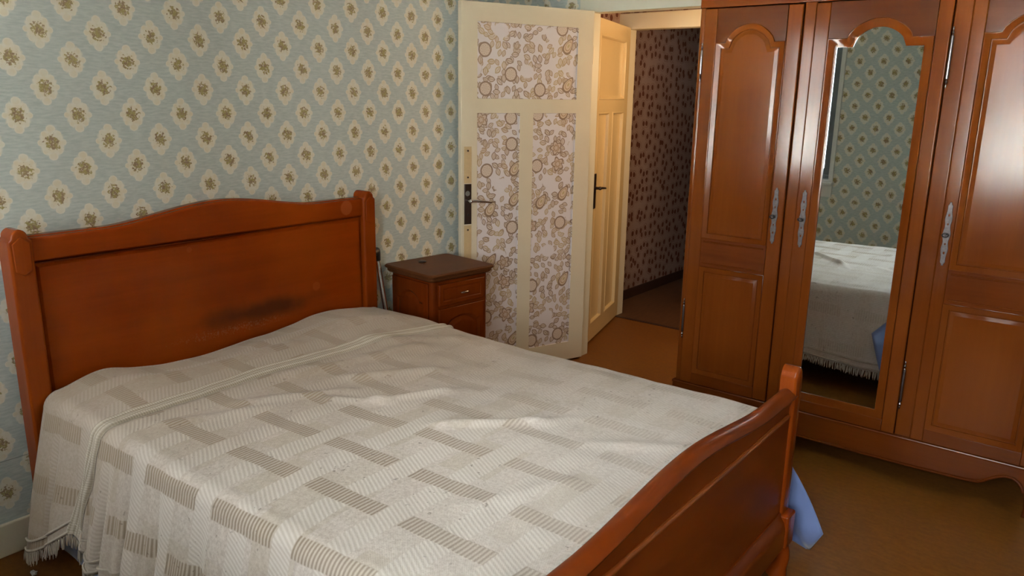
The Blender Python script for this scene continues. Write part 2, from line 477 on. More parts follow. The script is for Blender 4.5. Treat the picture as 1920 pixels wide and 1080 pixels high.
def plate(bm, outer, holes, fn, depth, edge=0.0):
    """framed board: front at depth 0 with holes, sides back to -depth; fn(a, b, d), d towards the viewer.  edge rounds the rim."""
    f0 = offset(outer, edge) if edge else outer
    r = fill_holes(bm, [f0] + holes, lambda a, b: fn(a, b, 0))
    prev = r[0]
    if edge:
        for t in (0.35, 0.7, 1.0):
            an = t*math.pi/2
            nx = [bm.verts.new(fn(a, b, -edge*(1 - math.cos(an)))) for a, b in offset(outer, edge*(1 - math.sin(an)))]
            bridge(bm, prev, nx); prev = nx
    back = [bm.verts.new(fn(a, b, -depth)) for a, b in outer]
    bridge(bm, prev, back)
    hb = []
    for h, ring in zip(holes, r[1:]):
        q = [bm.verts.new(fn(a, b, -depth)) for a, b in h]
        bridge(bm, ring, q); hb.append(q)
    es = []
    for ring in [back] + hb:
        for i in range(len(ring)):
            e = bm.edges.get((ring[i], ring[(i+1) % len(ring)])) or bm.edges.new((ring[i], ring[(i+1) % len(ring)]))
            es.append(e)
    bmesh.ops.triangle_fill(bm, use_beauty=True, use_dissolve=False, edges=es)
    return bm
def stepped(bm, poly, steps, fn, cap=True):
    """moulded panel: rings of (inset, depth) across an outline, closed by a flat field"""
    prev = None
    for ins, dep in steps:
        ring = [bm.verts.new(fn(a, b, dep)) for a, b in (offset(poly, ins) if ins else poly)]
        if prev: bridge(bm, prev, ring)
        prev = ring
    if cap:
        es = [bm.edges.get((prev[i], prev[(i+1) % len(prev)])) or bm.edges.new((prev[i], prev[(i+1) % len(prev)])) for i in range(len(prev))]
        bmesh.ops.triangle_fill(bm, use_beauty=True, use_dissolve=False, edges=es)
    return bm
def rect(a0, a1, b0, b1): return [(a0, b0), (a1, b0), (a1, b1), (a0, b1)]
def arched(a0, a1, b0, bs, ba, sh, n=18):
    """outline with flat shoulders and an arched crown (counter-clockwise)"""
    mid = (a0+a1)/2; hw = mid - a0 - sh
    pts = [(a0, b0), (a1, b0), (a1, bs), (a1 - sh, bs)]
    for i in range(1, 2*n):
        t = i/n - 1                                    # -1 .. 1 from right to left
        s = 1 - abs(t)
        k = 0.5*(1 - (1-s)**2) + 0.5*math.sqrt(max(0, 1 - (1-s)**2))
        pts.append((mid - t*hw, bs + (ba - bs)*k))
    return pts + [(a0 + sh, bs), (a0, bs)]
def keep_world(child, parent):
    child.parent = parent
    child.matrix_parent_inverse = Matrix.Translation(parent.location).inverted()
    return child

# ------------------------------------------------------------------ the room
ZC = 2.50
YD, YD2 = 3.90, 3.97          # bedroom face and hall face of the door wall
Y2, Y3 = 4.86, 4.94           # second wall, across the hall
def struct(name, bm, m, label, cat=None):
    o = obj(name, bm, m, smooth=False); return tag(o, label, cat, kind='structure')
def quadbox(*a): return box(NB(), *a)
struct('floor', quadbox(-0.30, XR+0.1, YB-0.3, 4.83, -0.10, 0.0), M_floor, 'brown linoleum floor of the bedroom', 'floor')
struct('floor_hall', quadbox(-0.30, XR+0.1, 4.835, 9.1, -0.10, -0.002), M_floor2, 'brown corridor floor beyond the doorway, darkened with painted shade', 'floor')
struct('trim_1', quadbox(0.0, 1.3, 4.815, 4.845, -0.001, 0.004), M_bskirt, 'thin dark strip across the floor between bedroom and corridor', 'floor strip')
struct('ceiling', quadbox(-0.3, XR+0.1, YB-0.3, 9.1, ZC, ZC+0.1), M_ceil, 'white ceiling', 'ceiling')
struct('wall_left', quadbox(-0.10, 0.0, YB-0.3, YD2, 0.0, ZC), M_wp_y, 'wall with medallion wallpaper behind the headboard', 'wall')
bm = NB()
plate(bm, rect(YB-0.3, 9.1, 0, ZC), [], lambda a, b, d: (XR - d, a, b), 0.22)
struct('wall_right', bm, M_wp_y, 'papered wall on the far right, beyond the wardrobe', 'wall')
# wall behind the camera, with two windows
bm = NB()
plate(bm, rect(-0.1, XR+0.1, 0, ZC), [rect(*w) for w in WIN], lambda a, b, d: (a, YB + d, b), 0.22)
struct('wall_back', bm, M_wp_x, 'papered wall with the windows, seen in the mirror', 'wall')
# wall with the doorway
DX0, DX1, DZ = 0.345, 1.20, 2.030
bm = NB()
plate(bm, [(-0.02, 0), (DX0-0.03, 0), (DX0-0.03, DZ+0.03), (DX1+0.03, DZ+0.03), (DX1+0.03, 0), (XR, 0), (XR, ZC), (-0.02, ZC)], [], lambda a, b, d: (a, YD - d, b), YD2-YD)
struct('wall_far', bm, M_wp_x, 'wall with the open doorway behind door and wardrobe', 'wall')
# first door frame: casing and lining, one piece
bm = NB()
U = [(DX0-0.085, 0), (DX0, 0), (DX0, DZ), (DX1, DZ), (DX1, 0), (DX1+0.085, 0), (DX1+0.085, DZ+0.085), (DX0-0.085, DZ+0.085)]
plate(bm, U, [], lambda a, b, d: (a, YD - 0.018 - d, b), 0.018, 0.004)
lin = [(DX0-0.03, 0), (DX0, 0), (DX0, DZ), (DX1, DZ), (DX1, 0), (DX1+0.03, 0), (DX1+0.03, DZ+0.03), (DX0-0.03, DZ+0.03)]
plate(bm, lin, [], lambda a, b, d: (a, YD - d, b), YD2-YD)
struct('trim_2', bm, M_casing, 'pale painted frame of the near doorway', 'door frame')
# hall: second wall with a wide opening
bm = NB()
plate(bm, [(-0.30, 0), (0.0, 0), (0.0, 2.05), (1.02, 2.05), (1.02, 0), (XR, 0), (XR, ZC), (-0.30, ZC)], [], lambda a, b, d: (a, Y2 - d, b), Y3-Y2)
struct('wall_hall_far', bm, M_hall, 'wall across the hall holding the second doorway', 'wall')
bm = NB()
U = [(-0.06, 0), (0.03, 0), (0.03, 2.020), (1.0, 2.020), (1.0, 0), (1.09, 0), (1.09, 2.125), (-0.06, 2.125)]
plate(bm, U, [], lambda a, b, d: (a, Y2 - 0.016 - d, b), 0.016, 0.004)
plate(bm, [(0.0, 0), (0.03, 0), (0.03, 2.020), (1.0, 2.020), (1.0, 0), (1.02, 0), (1.02, 2.05), (0.0, 2.05)], [], lambda a, b, d: (a, Y2 - d, b), Y3-Y2)
struct('trim_3', bm, M_cream, 'cream frame of the second doorway across the hall', 'door frame')
struct('wall_hall_left', quadbox(-0.12, -0.05, YD2, Y2, 0, ZC), M_hall, 'short hall wall behind the yellow door', 'wall')
struct('wall_hall_right', quadbox(1.35, 1.45, YD2, Y2, 0, ZC), M_hall, 'short hall wall on the right, out of sight', 'wall')
struct('wall_corridor_left', quadbox(-0.27, -0.17, Y3, 9.0, 0, ZC), M_hall, 'dim corridor wall in brown flower-spotted wallpaper', 'wall')
struct('wall_corridor_right', quadbox(1.45, 1.55, Y3, 9.0, 0, ZC), M_hall, 'right side wall of the corridor', 'wall')
struct('wall_corridor_end', quadbox(-0.27, XR, 9.0, 9.1, 0, ZC), M_hall, 'end wall of the corridor', 'wall')
struct('baseboard_corridor', quadbox(-0.17, -0.157, Y3, 9.0, 0, 0.075), M_bskirt, 'dark brown skirting along the corridor wall', 'skirting')
bm = NB(); box(bm, 0.0, 0.016, YB, YD, 0.0, 0.118, 0.004)
struct('baseboard_left', bm, M_skirt, 'cream painted skirting below the medallion wallpaper', 'skirting')
bm = NB(); box(bm, 0.02, XR, YB, YB+0.016, 0.0, 0.118, 0.004)
struct('baseboard_back', bm, M_skirt, 'cream skirting under the windows', 'skirting')
struct('ground', quadbox(-300, 300, -400, 200, -3.3, -3.2), M_ground, 'pale ground outside the windows', 'ground')

# windows behind the camera
def window(i, w, label, cw=0.075, right=False, mf=None):
    mf = mf or M_white
    x0, x1, z0, z1 = w
    loc = (XR, (x0+x1)/2, z0) if right else ((x0+x1)/2, YB, z0)
    t = thing('window_%d' % i, label, 'window', loc, kind='structure')
    P = (lambda a, e, b: (XR - e, a, b)) if right else (lambda a, e, b: (a, YB + e, b))
    f3 = lambda dy: (lambda a, b, d: P(a, dy + d, b))
    def pbox(bm, a0, a1, e0, e1, b0, b1, bev=0.0):
        p, q = P(a0, e0, b0), P(a1, e1, b1)
        return box(bm, min(p[0], q[0]), max(p[0], q[0]), min(p[1], q[1]), max(p[1], q[1]), b0, b1, bev)
    def part(name, bm, m): return keep_world(obj(name, bm, m), t)
    bm = NB(); plate(bm, rect(x0-cw, x1+cw, z0-0.02, z1+cw), [rect(x0, x1, z0, z1)], f3(0.022), 0.022, 0.005)
    part('casing', bm, M_white)
    bm = NB(); plate(bm, rect(x0+0.001, x1-0.001, z0+0.001, z1-0.001), [rect(x0+0.03, x1-0.03, z0+0.03, z1-0.03)], f3(-0.10), 0.06, 0.003)
    part('frame', bm, mf)
    mid = (x0+x1)/2
    for a, b in (((x0+0.03, mid), (mid, x1-0.03)) if x1-x0 > 0.9 else ((x0+0.03, x1-0.03),)):
        hs = rect(a+0.05, b-0.05, z0+0.09, z1-0.08)
        bm = NB(); plate(bm, rect(a+0.002, b-0.002, z0+0.032, z1-0.032), [hs], f3(-0.092), 0.042, 0.003)
        s = part('sash', bm, mf)
        bm = NB(); pbox(bm, a+0.045, b-0.045, -0.118, -0.112, z0+0.085, z1-0.075)
        g = obj('pane', bm, M_glass); g.parent = s
    bm = NB(); pbox(bm, x0-cw-0.01, x1+cw+0.01, 0, 0.07, z0-0.045, z0-0.018, 0.006)
    part('sill', bm, M_white)
    bm = NB(); pbox(bm, x0-cw, x1+cw, 0, 0.015, z0-0.15, z0-0.047, 0.004)
    part('apron', bm, M_white)
    return t
window(1, WIN[0], 'narrow window, backlit shade painted blue-grey on its frame, reflected at the left of the wardrobe mirror', 0.035, mf=M_frame)
window(2, WIN[1], 'wide white window behind the camera whose light shines on the wardrobe')

# ------------------------------------------------------------------ door leaves
def door(name, label, hinge, latch, height, m, printed):
    h, l = Vector((*hinge, 0)), Vector((*latch, 0))
    w = (l-h).length
    t = thing(name, label, 'door', (h.x, h.y, 0), math.atan2(l.y-h.y, l.x-h.x), kind='structure')
    fn = lambda a, b, d: (a, d, b)
    s = w/0.83
    holes = [rect(0.105*s, 0.736*s, 1.555, 1.940), rect(0.104*s, 0.388*s, 0.125, 1.480), rect(0.474*s, 0.736*s, 0.125, 1.480)]
    bm = NB(); plate(bm, rect(0, w, 0.012, height), holes, fn, 0.036, 0.003)
    obj('leaf_frame', bm, m, t)
    for hp in holes:
        bm = NB()
        if printed:
            stepped(bm, hp, [(0, 0.0), (0.001, -0.004), (0.004, -0.0055)], fn)
            o = obj('paper_panel', bm, M_print, t); o['label'] = 'lilac-white panel printed with taupe leaves and rosettes'
        else:
            stepped(bm, hp, [(0, 0.0), (0.003, 0.003), (0.008, 0.0035), (0.012, 0.0005), (0.018, -0.016), (0.030, -0.018)], fn)
            obj('panel', bm, m, t)
        bm = NB(); stepped(bm, hp, [(0, -0.036), (0.02, -0.026)], fn); obj('back_panel', bm, m, t)
    # lever lock
    A = (0.792 if printed else 0.768)*s
    pt = 0.006 if printed else 0.011
    bm = NB(); plate(bm, rect(A-0.021, A+0.021, 0.893, 1.110), [], lambda a, b, d: (a, d + pt, b), pt, 0.004)
    pl_ = obj('handle_plate', bm, M_dark, t)
    bm = NB()
    tube(bm, [(A, 0.004, 1.022), (A, 0.040, 1.022)], 0.009)
    tube(bm, [(A+0.008, 0.042, 1.022), (A-0.02, 0.044, 1.022), (A-0.08, 0.046, 1.016), (A-0.122, 0.043, 1.011)], [0.008, 0.008, 0.0065, 0.006])
    bmesh.ops.create_uvsphere(bm, u_segments=14, v_segments=8, radius=0.0115, matrix=Matrix.Translation((A, 0.041, 1.022)))
    o = obj('lever', bm, M_chrome if printed else M_dark, pl_); o['label'] = 'lever handle'
    bm = NB(); tube(bm, [(A, 0.004, 0.945), (A, 0.0085, 0.945)], 0.006, 10); obj('keyhole', bm, M_black, pl_)
    bm = NB(); tube(bm, [(A+0.004, 0.006, 1.060), (A+0.004, 0.0078, 1.060)], 0.014, 14); obj('chrome_insert', bm, M_chrome, pl_)
    if printed:
        for z0, z1, sc in ((1.114, 1.307, (1.145, 1.285)), (0.560, 0.886, (0.862, 0.590))):
            bm = NB(); plate(bm, rect(A-0.022, A+0.022, z0, z1), [], lambda a, b, d: (a, d + 0.002, b), 0.002, 0.0006)
            p = obj('lock_patch', bm, M_patch, t); p['label'] = 'bare tan patch'
            for q in sc:
                bm = NB(); tube(bm, [(A, 0.001, q), (A, 0.0045, q)], 0.005, 10); obj('screw_head', bm, M_dark, p)
    for z in (0.28, 1.05, 1.80):
        bm = NB(); tube(bm, [(-0.006, -0.012, z-0.05), (-0.006, -0.012, z+0.05)], 0.006, 10); obj('hinge', bm, m, t)
    return t
door('door_1', 'open cream door with three leaf-printed panels beside the nightstand', (0.373, 3.863), (0.070, 3.090), 2.036, M_cream, True)
door('door_2', 'yellow-lit cream panelled door standing open beyond the doorway', (0.045, 4.838), (0.268, 4.060), 2.030, M_yellow, False)

# ------------------------------------------------------------------ bed
bed = thing('bed', 'double bed with arched reddish wood headboard and footboard', 'bed', (1.1, 1.68, 0))
BY0, BY1, BYM = 0.910, 2.446, 1.678
def crest(y, base, peak, half):
    """arched top line: flat ends, ogee rise to a broad crown"""
    t = abs(y - BYM)/half
    if t >= 1: return base
    k = 1 - t
    return base + (peak - base)*(k*k*(3 - 2*k))**0.9
def board(bm, x0, x1, y0, y1, zlow, top, n=72, edge=0.008):
    pts = [(y0, zlow), (y1, zlow)] + [(y1 + (y0-y1)*i/n, top(y1 + (y0-y1)*i/n)) for i in range(n+1)]
    plate(bm, pts, [], lambda a, b, d: (x1 + d, a, b), x1-x0, edge)
    return bm
# headboard
htop = lambda y: crest(y, 1.106, 1.160, 0.46)
bm = NB(); board(bm, 0.040, 0.078, BY0+0.05, BY1-0.05, 0.26, htop)
hb = keep_world(obj('headboard', bm, M_bed_y), bed)
def sub(name, bm, m, par):
    o = obj(name, bm, m); o.parent = par; return o
# top rail in front of the panel, following the crest, and the panel with its moulded edge
bm = NB()
n = 72; ys = [BY1-0.066 + (BY0-BY1+0.132)*i/n for i in range(n+1)]
plate(bm, [(BY0+0.066, 1.022), (BY1-0.066, 1.022)] + [(y, htop(y)-0.004) for y in ys], [], lambda a, b, d: (0.098 + d, a, b), 0.030, 0.008)
sub('top_rail', bm, M_bed_y, hb)
bm = NB(); stepped(bm, rect(BY0+0.070, BY1-0.070, 0.40, 1.019), [(0, 0.098-0.078), (0.0005, 0.004), (0.008, 0.003), (0.018, 0.014), (0.026, 0.0155)], lambda a, b, d: (0.078 + d, a, b))
sub('panel', bm, M_bed_y, hb)
def head_post(y0, y1):
    ym = (y0+y1)/2; hw = (y1-y0)/2
    bm = NB()
    # upright, rounded at the top in front view, with a stop-chamfered corner below the head block
    prof = [(y0, 0.0), (y1, 0.0), (y1, 1.096)] + [(ym + hw*0.72*math.cos(a), 1.106 + 0.028*math.sin(a)) for a in [i*math.pi/10 for i in range(11)]] + [(y0, 1.096)]
    plate(bm, prof, [], lambda a, b, d: (0.112 + d, a, b), 0.082, 0.010)
    o = sub('post', bm, M_bed_z, hb)
    bm = NB()
    plate(bm, [(y0+0.012, 1.000), (ym, 0.984), (y1-0.012, 1.000), (y1-0.010, 1.090), (ym, 1.112), (y0+0.010, 1.090)], [], lambda a, b, d: (0.117 + d, a, b), 0.008, 0.004)
    sub('head_block', bm, M_bed_z, hb)
    return o
head_post(BY0, BY0+0.073); head_post(BY1-0.073, BY1)
# footboard
FX0, FX1 = 2.080, 2.116
ftop = lambda y: crest(y, 0.676, 0.722, 0.52)
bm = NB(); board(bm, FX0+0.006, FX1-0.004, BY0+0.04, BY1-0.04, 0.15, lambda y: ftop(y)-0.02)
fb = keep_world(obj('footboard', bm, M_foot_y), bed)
# rounded crest rail swept along the top line
bm = NB()
n = 80; rings = []
for i in range(n+1):
    y = BY0+0.04 + (BY1-BY0-0.08)*i/n; z = ftop(y)
    sec = [(FX0-0.002, z-0.050), (FX0-0.004, z-0.020), (FX0+0.001, z-0.007), (FX0+0.010, z-0.001), (FX0+0.022, z), (FX1-0.006, z-0.004), (FX1+0.006, z-0.013), (FX1+0.011, z-0.026), (FX1+0.006, z-0.036), (FX1, z-0.041), (FX1, z-0.050)]
    rings.append([bm.verts.new((a, y, b)) for a, b in sec])
for r0, r1 in zip(rings, rings[1:]): bridge(bm, r0, r1)
bm.faces.new(rings[0]); bm.faces.new(rings[-1][::-1])
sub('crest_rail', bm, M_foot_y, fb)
# bead and raised panel on the outer face
bm = NB(); tube(bm, [(FX1-0.001, BY0+0.08, 0.590), (FX1-0.001, BY1-0.08, 0.590)], 0.0075, 12)
o = sub('bead', bm, wood('worn_bead_wood', (0.17, 0.032, 0.004), (0.22, 0.052, 0.008), (0.32, 0.10, 0.024), 'y', spec=0.3), fb); o['label'] = 'worn lighter moulding line'
bm = NB(); stepped(bm, rect(BY0+0.055, BY1-0.060, 0.240, 0.586), [(0, 0.001), (0.002, 0.0035), (0.004, 0.004)], lambda a, b, d: (FX1-0.004 + d, a, b))
sub('panel', bm, M_foot_y, fb)
# heavy lower rail with a sloped top moulding
bm = NB()
sec = [(FX0, 0.115), (FX1+0.022, 0.115), (FX1+0.026, 0.125), (FX1+0.026, 0.190), (FX1+0.020, 0.214), (FX1+0.008, 0.232), (FX1+0.004, 0.244), (FX0, 0.244)]
ra = [bm.verts.new((a, BY0+0.06, b)) for a, b in sec]; rb_ = [bm.verts.new((a, BY1-0.06, b)) for a, b in sec]
bridge(bm, ra, rb_); bm.faces.new(ra); bm.faces.new(rb_[::-1])
sub('lower_rail', bm, M_foot_y, fb)
def foot_post(y0, y1):
    ym = (y0+y1)/2; hw = (y1-y0)/2
    bm = NB()
    prof = [(y0, 0.14), (y1, 0.14), (y1, 0.712)] + [(ym + hw*0.8*math.cos(a), 0.722 + 0.024*math.sin(a)) for a in [i*math.pi/10 for i in range(11)]] + [(y0, 0.712)]
    plate(bm, prof, [], lambda a, b, d: (FX1+0.010 + d, a, b), 0.052, 0.010)
    sub('post', bm, M_bed_z, fb)
    bm = NB()      # square knee block over the leg
    box(bm, FX0-0.008, FX1+0.034, y0-0.004, y1+0.004, 0.118, 0.238, 0.008, 3)
    sub('knee_block', bm, M_bed_z, fb)
    bm = NB()      # scrolled leg: bulges at the knee, narrows at the ankle, turns out to the foot
    pts, rad = [], []
    for i in range(15):
        t = i/14
        z = 0.125*(1-t)
        pts.append((FX0+0.028 + 0.020*math.sin(t*math.pi*1.25)**1 + 0.022*t*t, ym, z + 0.001))
        rad.append(0.036 - 0.014*math.sin(min(1, t*1.25)*math.pi*0.75) + 0.010*max(0, t-0.7)/0.3)
    tube(bm, pts, rad, 14)
    sub('leg', bm, M_bed_z, fb)
foot_post(BY0-0.022, BY0+0.042); foot_post(BY1-0.064, BY1)
for y0, y1 in ((BY0+0.065, BY0+0.090), (BY1-0.090, BY1-0.065)):
    bm = NB(); box(bm, 0.10, FX0+0.004, y0, y1, 0.20, 0.34, 0.004); keep_world(obj('side_rail', bm, M_bed_y), bed)
bm = NB(); box(bm, 0.118, 2.072, BY0+0.055, BY1-0.055, 0.30, 0.545, 0.04, 4); keep_world(obj('mattress', bm, M_mattress), bed)

# ------------------------------------------------------------------ bedspread
YN, YF, RC = 0.995, 2.392, 0.052       # start and end of the flat top, edge radius
TOP = 0.585
def gauss(d, s): return math.exp(-(d/s)**2)
def ridge(x, y, x0, y0, x1, y1, w, h):
    """soft crease from (x0, y0) to (x1, y1)"""
    dx, dy = x1-x0, y1-y0; L = math.hypot(dx, dy)
    t = ((x-x0)*dx + (y-y0)*dy)/L/L
    d = ((x-x0)*dy - (y-y0)*dx)/L
    e = max(0, -t, t-1)*L
    return h*gauss(d, w)*gauss(e, 0.05)
CREASE = [(1.33, 1.62, 1.52, 1.80, 0.022, 0.015), (1.52, 1.80, 1.58, 1.90, 0.025, 0.008), (1.02, 1.62, 1.12, 1.82, 0.020, 0.016), (0.90, 1.55, 1.02, 1.62, 0.018, 0.012),
          (0.80, 1.72, 0.95, 1.95, 0.030, 0.016), (0.70, 1.35, 0.86, 1.60, 0.025, 0.012), (0.62, 1.60, 0.72, 2.10, 0.035, 0.016), (0.66, 1.10, 0.78, 1.35, 0.03, 0.010),
          (0.30, 1.20, 0.36, 1.75, 0.035, 0.012), (0.24, 1.70, 0.38, 2.30, 0.04, 0.014), (1.70, 1.30, 1.82, 1.55, 0.03, 0.006), (1.75, 1.80, 1.95, 1.95, 0.03, 0.006), (0.55, 2.0, 0.75, 2.3, 0.04, 0.012)]
def top_z(x, y):
    z = TOP
    z += 0.030*gauss(y - 1.14, 0.11)*gauss(x - 0.12, 0.24) + 0.034*gauss(y - 2.10, 0.20)*gauss(x - 0.14, 0.30)   # two pillows
    z -= 0.012*gauss(y - 1.50, 0.16)*gauss(x - 0.12, 0.25)
    z += 0.020*gauss(x - 0.40, 0.16)*gauss(y - 1.70, 0.7)
    z += 0.006*math.sin(3.1*x + 1.7*y + 0.4)*math.sin(2.3*y - 1.1*x) + 0.0025*math.sin(9*x + 5*y)*math.sin(7*y - 4*x + 1)
    for c_ in CREASE: z += ridge(x, y, *c_)
    z += 0.0016*math.sin(23*x + 6*math.sin(5*y))*math.sin(17*y + 5*math.sin(4*x)) + 0.003*math.sin(6.5*x - 4*y + 2*math.sin(3*y))*gauss(x-0.9, 0.6)
    return z
def hem_near(x):
    if x < 0.40: return 0.070 + 0.135*max(0, (x - 0.14)/0.26)**1.5
    return 0.205 - 0.055*min(1, (x-0.40)/0.16) + 0.008*math.sin(x*9)
def hem_far(x): return 0.160 + 0.012*math.sin(x*5 + 1)
def folds(x, q, near):
    a = min(1, max(0, q-0.02)/0.35)
    if near:
        s = (abs(math.sin(x*19 + 0.5 + 0.8*math.sin(x*6)))**0.7*2 - 1.2) * 0.5 + math.sin(x*41 + 1.3)*0.18
        amp = 0.042*gauss(x-0.66, 0.28) + 0.008
        s2 = 0.012*gauss(x-0.17, 0.06) + 0.012*gauss(x - 0.30, 0.05) - 0.026*gauss(x-0.43, 0.05)
        s3 = sum(-h*gauss(x-xc, w) for xc, w, h in ((0.265, 0.022, 0.040), (0.505, 0.018, 0.052), (0.600, 0.016, 0.058), (0.725, 0.020, 0.060), (0.89, 0.024, 0.048), (1.10, 0.03, 0.04), (1.36, 0.04, 0.03)))
        return a*(amp*0.45*s + s2 + s3*min(1, q/0.40) + 0.016)
    return a*(0.006*math.sin(x*14 + 1) + 0.004*math.sin(x*31))
def spread_pt(x, s):
    """x along the bed, s across it measured from the near top edge (negative = near drop)"""
    Wd = YF-YN
    if 0 <= s <= Wd:
        e = min(s, Wd-s)
        return Vector((x, YN+s, top_z(x, YN+s) - 0.006*gauss(e, 0.05)))
    near = s < 0
    q = -s if near else s-Wd
    ye = YN if near else YF
    zt = top_z(x, ye) - 0.006
    sg = -1 if near else 1
    if q < RC*math.pi/2:
        a = q/RC; out, dz = RC*math.sin(a), RC*(1-math.cos(a))
    else:
        k = q - RC*math.pi/2
        sl = 0.20 if near else 0.05
        out, dz = RC + k*sl, RC + k*math.sqrt(1-sl*sl)
    out += folds(x, q, near)
    xx = x
    if near: xx = x + 0.02*gauss(x-0.15, 0.1)*min(1, q/0.4)
    return Vector((xx, ye + sg*out, zt - dz))
def drop_len(x, near):
    """arc length of the drop so that the cloth ends at its hem height"""
    hem = hem_near(x) if near else hem_far(x)
    zt = top_z(x, YN if near else YF) - 0.006
    sl = 0.20 if near else 0.05
    return RC*math.pi/2 + max(0.02, (zt - RC - hem)/math.sqrt(1-sl*sl))
bm = NB(); uvl = bm.loops.layers.uv.new('UVMap')
NX, NT, ND = 210, 150, 46
X0, X1 = 0.128, 2.066
grid = []
for i in range(NX+1):
    x = X0 + (X1-X0)*i/NX
    dn, df = drop_len(x, True), drop_len(x, False)
    ss = [-dn + dn*j/ND for j in range(ND)] + [(YF-YN)*j/NT for j in range(NT)] + [(YF-YN) + df*j/ND for j in range(ND+1)]
    grid.append([(bm.verts.new(spread_pt(x, s)), x, YN+s) for s in ss])
for ra, rb_ in zip(grid, grid[1:]):
    for j in range(len(ra)-1):
        f = bm.faces.new((ra[j][0], rb_[j][0], rb_[j+1][0], ra[j+1][0]))
        for lp, q in zip(f.loops, (ra[j], rb_[j], rb_[j+1], ra[j+1])): lp[uvl].uv = (q[1], q[2])
spread = obj('bedspread', bm, M_spread, deg=80)
tag(spread, 'cream and taupe plaid woven bedspread with fringed hem covering the bed', 'bedspread')
md = spread.modifiers.new('thickness', 'SOLIDIFY'); md.thickness = 0.005; md.offset = -1
# sewn-on cream band across the bedspread below the pillows
bm = NB(); uvl = bm.loops.layers.uv.new('UVMap'); rows = []
dn, df = drop_len(0.45, True), 0.02
ss = [-(drop_len(0.40, True)-0.005) + (drop_len(0.40, True) + YF-YN+0.02)*j/170 for j in range(171)]
for s in ss:
    y = YN+s
    xc = 0.515 + 0.075*max(0, (y-1.5)/0.9)**1.3 - 0.11*max(0, (0.99-y)/0.45)
    row = []
    for k, (dx, dz) in enumerate(((-0.034, 0.001), (-0.026, 0.006), (-0.016, 0.009), (-0.006, 0.006), (0.008, 0.007), (0.018, 0.010), (0.030, 0.006), (0.036, 0.001))):
        p = spread_pt(xc+dx, s); px_ = spread_pt(xc+dx+0.004, s); py_ = spread_pt(xc+dx, s+0.004)
        nn = (px_-p).cross(py_-p).normalized()
        row.append((bm.verts.new(p + nn*(dz+0.0005)), dx, y))
    rows.append(row)
for ra, rb_ in zip(rows, rows[1:]):
    for k in range(len(ra)-1):
        f = bm.faces.new((ra[k][0], ra[k+1][0], rb_[k+1][0], rb_[k][0]))
        for lp, q in zip(f.loops, (ra[k], ra[k+1], rb_[k+1], rb_[k])): lp[uvl].uv = (q[1], q[2])
o = obj('seam_band', bm, M_band, spread, deg=80); o['label'] = 'raised cream ribbed band'
# corded hems and fringe
def hem_line(near, back=0.0):
    pts = []
    for i in range(241):
        x = X0 + 0.004 + (X1-X0-0.008)*i/240
        d = drop_len(x, near) - back
        p = spread_pt(x, -d if near else (YF-YN)+d)
        p.y += -0.004 if near else 0.004
        pts.append(p)
    return pts
for near in (True, False):
    for back in (0.012, 0.045):
        bm = NB(); tube(bm, hem_line(near, back), 0.0042, 6); obj('hem_cord', bm, M_fringe, spread)
    bm = NB()
    for p in hem_line(near)[::1]:
        for k in range(2):
            q = p + Vector((random.uniform(-0.004, 0.004) + k*0.004, 0, 0.004))
            ln = random.uniform(0.032, 0.046)
            e = q + Vector((random.uniform(-0.007, 0.007), (-1 if near else 1)*random.uniform(0, 0.008), -ln))
            e.z = max(e.z, 0.006)
            tube(bm, [q, (q+e)/2 + Vector((random.uniform(-0.002, 0.002), 0, 0)), e], [0.0022, 0.0026, 0.0012], 4, cap=False)
    o = obj('fringe', bm, M_fringe, spread); o['kind'] = 'stuff'

# ------------------------------------------------------------------ blue sheet under the bedspread
bm = NB()
def strip(pts_rows):
    vs = [[bm.verts.new(p) for p in r] for r in pts_rows]
    for a, b_ in zip(vs, vs[1:]):
        for k in range(len(a)-1): bm.faces.new((a[k], b_[k], b_[k+1], a[k+1]))
rows = []
for i in range(40):
    x = 0.16 + 1.86*i/39
    row = []
    zn = 0.022 + 0.014*math.sin(x*11)
    for j in range(9):
        t = j/8; row.append((x, 0.926 - 0.006*math.sin(x*17)*(1-t) + 0.039*t, zn + (0.535-zn)*t))
    row += [(x, 1.0 + (YF-0.02-1.0)*j/10, 0.553) for j in range(11)]
    zf = 0.30
    for j in range(1, 9):
        t = j/8; row.append((x, 2.432 + 0.004*math.sin(x*13)*t, 0.535 + (zf-0.535)*t))
    rows.append(row)
strip(rows)
# the far foot corner trails out past the footboard down to the floor
tip, cl_, cr_ = Vector((2.165, 2.606, 0.012)), Vector((2.020, 2.462, 0.50)), Vector((1.90, 2.462, 0.36))
rows = []
for i in range(15):
    t = i/14
    a = cl_.lerp(Vector((2.215, 2.560, 0.115)), t**0.9) + Vector((0.012*math.sin(t*math.pi), 0.012*math.sin(t*math.pi), 0))
    b_ = cr_.lerp(Vector((2.03, 2.575, 0.075)), t) + Vector((0, 0.012*math.sin(t*math.pi), 0))
    rows.append([a.lerp(b_, j/10) + Vector((0, 0.010*math.sin(j*0.9 + t*2)*t, 0)) for j in range(11)])
last = rows[-1]
rows.append([p.lerp(tip, 0.45) + Vector((0, 0, 0.0)) for p in last])
rows.append([p.lerp(tip, 0.93) for p in last])
strip(rows)
sheet = obj('bed_sheet', bm, M_blue, deg=80)
tag(sheet, 'pale blue sheet hanging out under the bedspread beside the footboard', 'sheet')
md = sheet.modifiers.new('thickness', 'SOLIDIFY'); md.thickness = 0.002; md.offset = 0

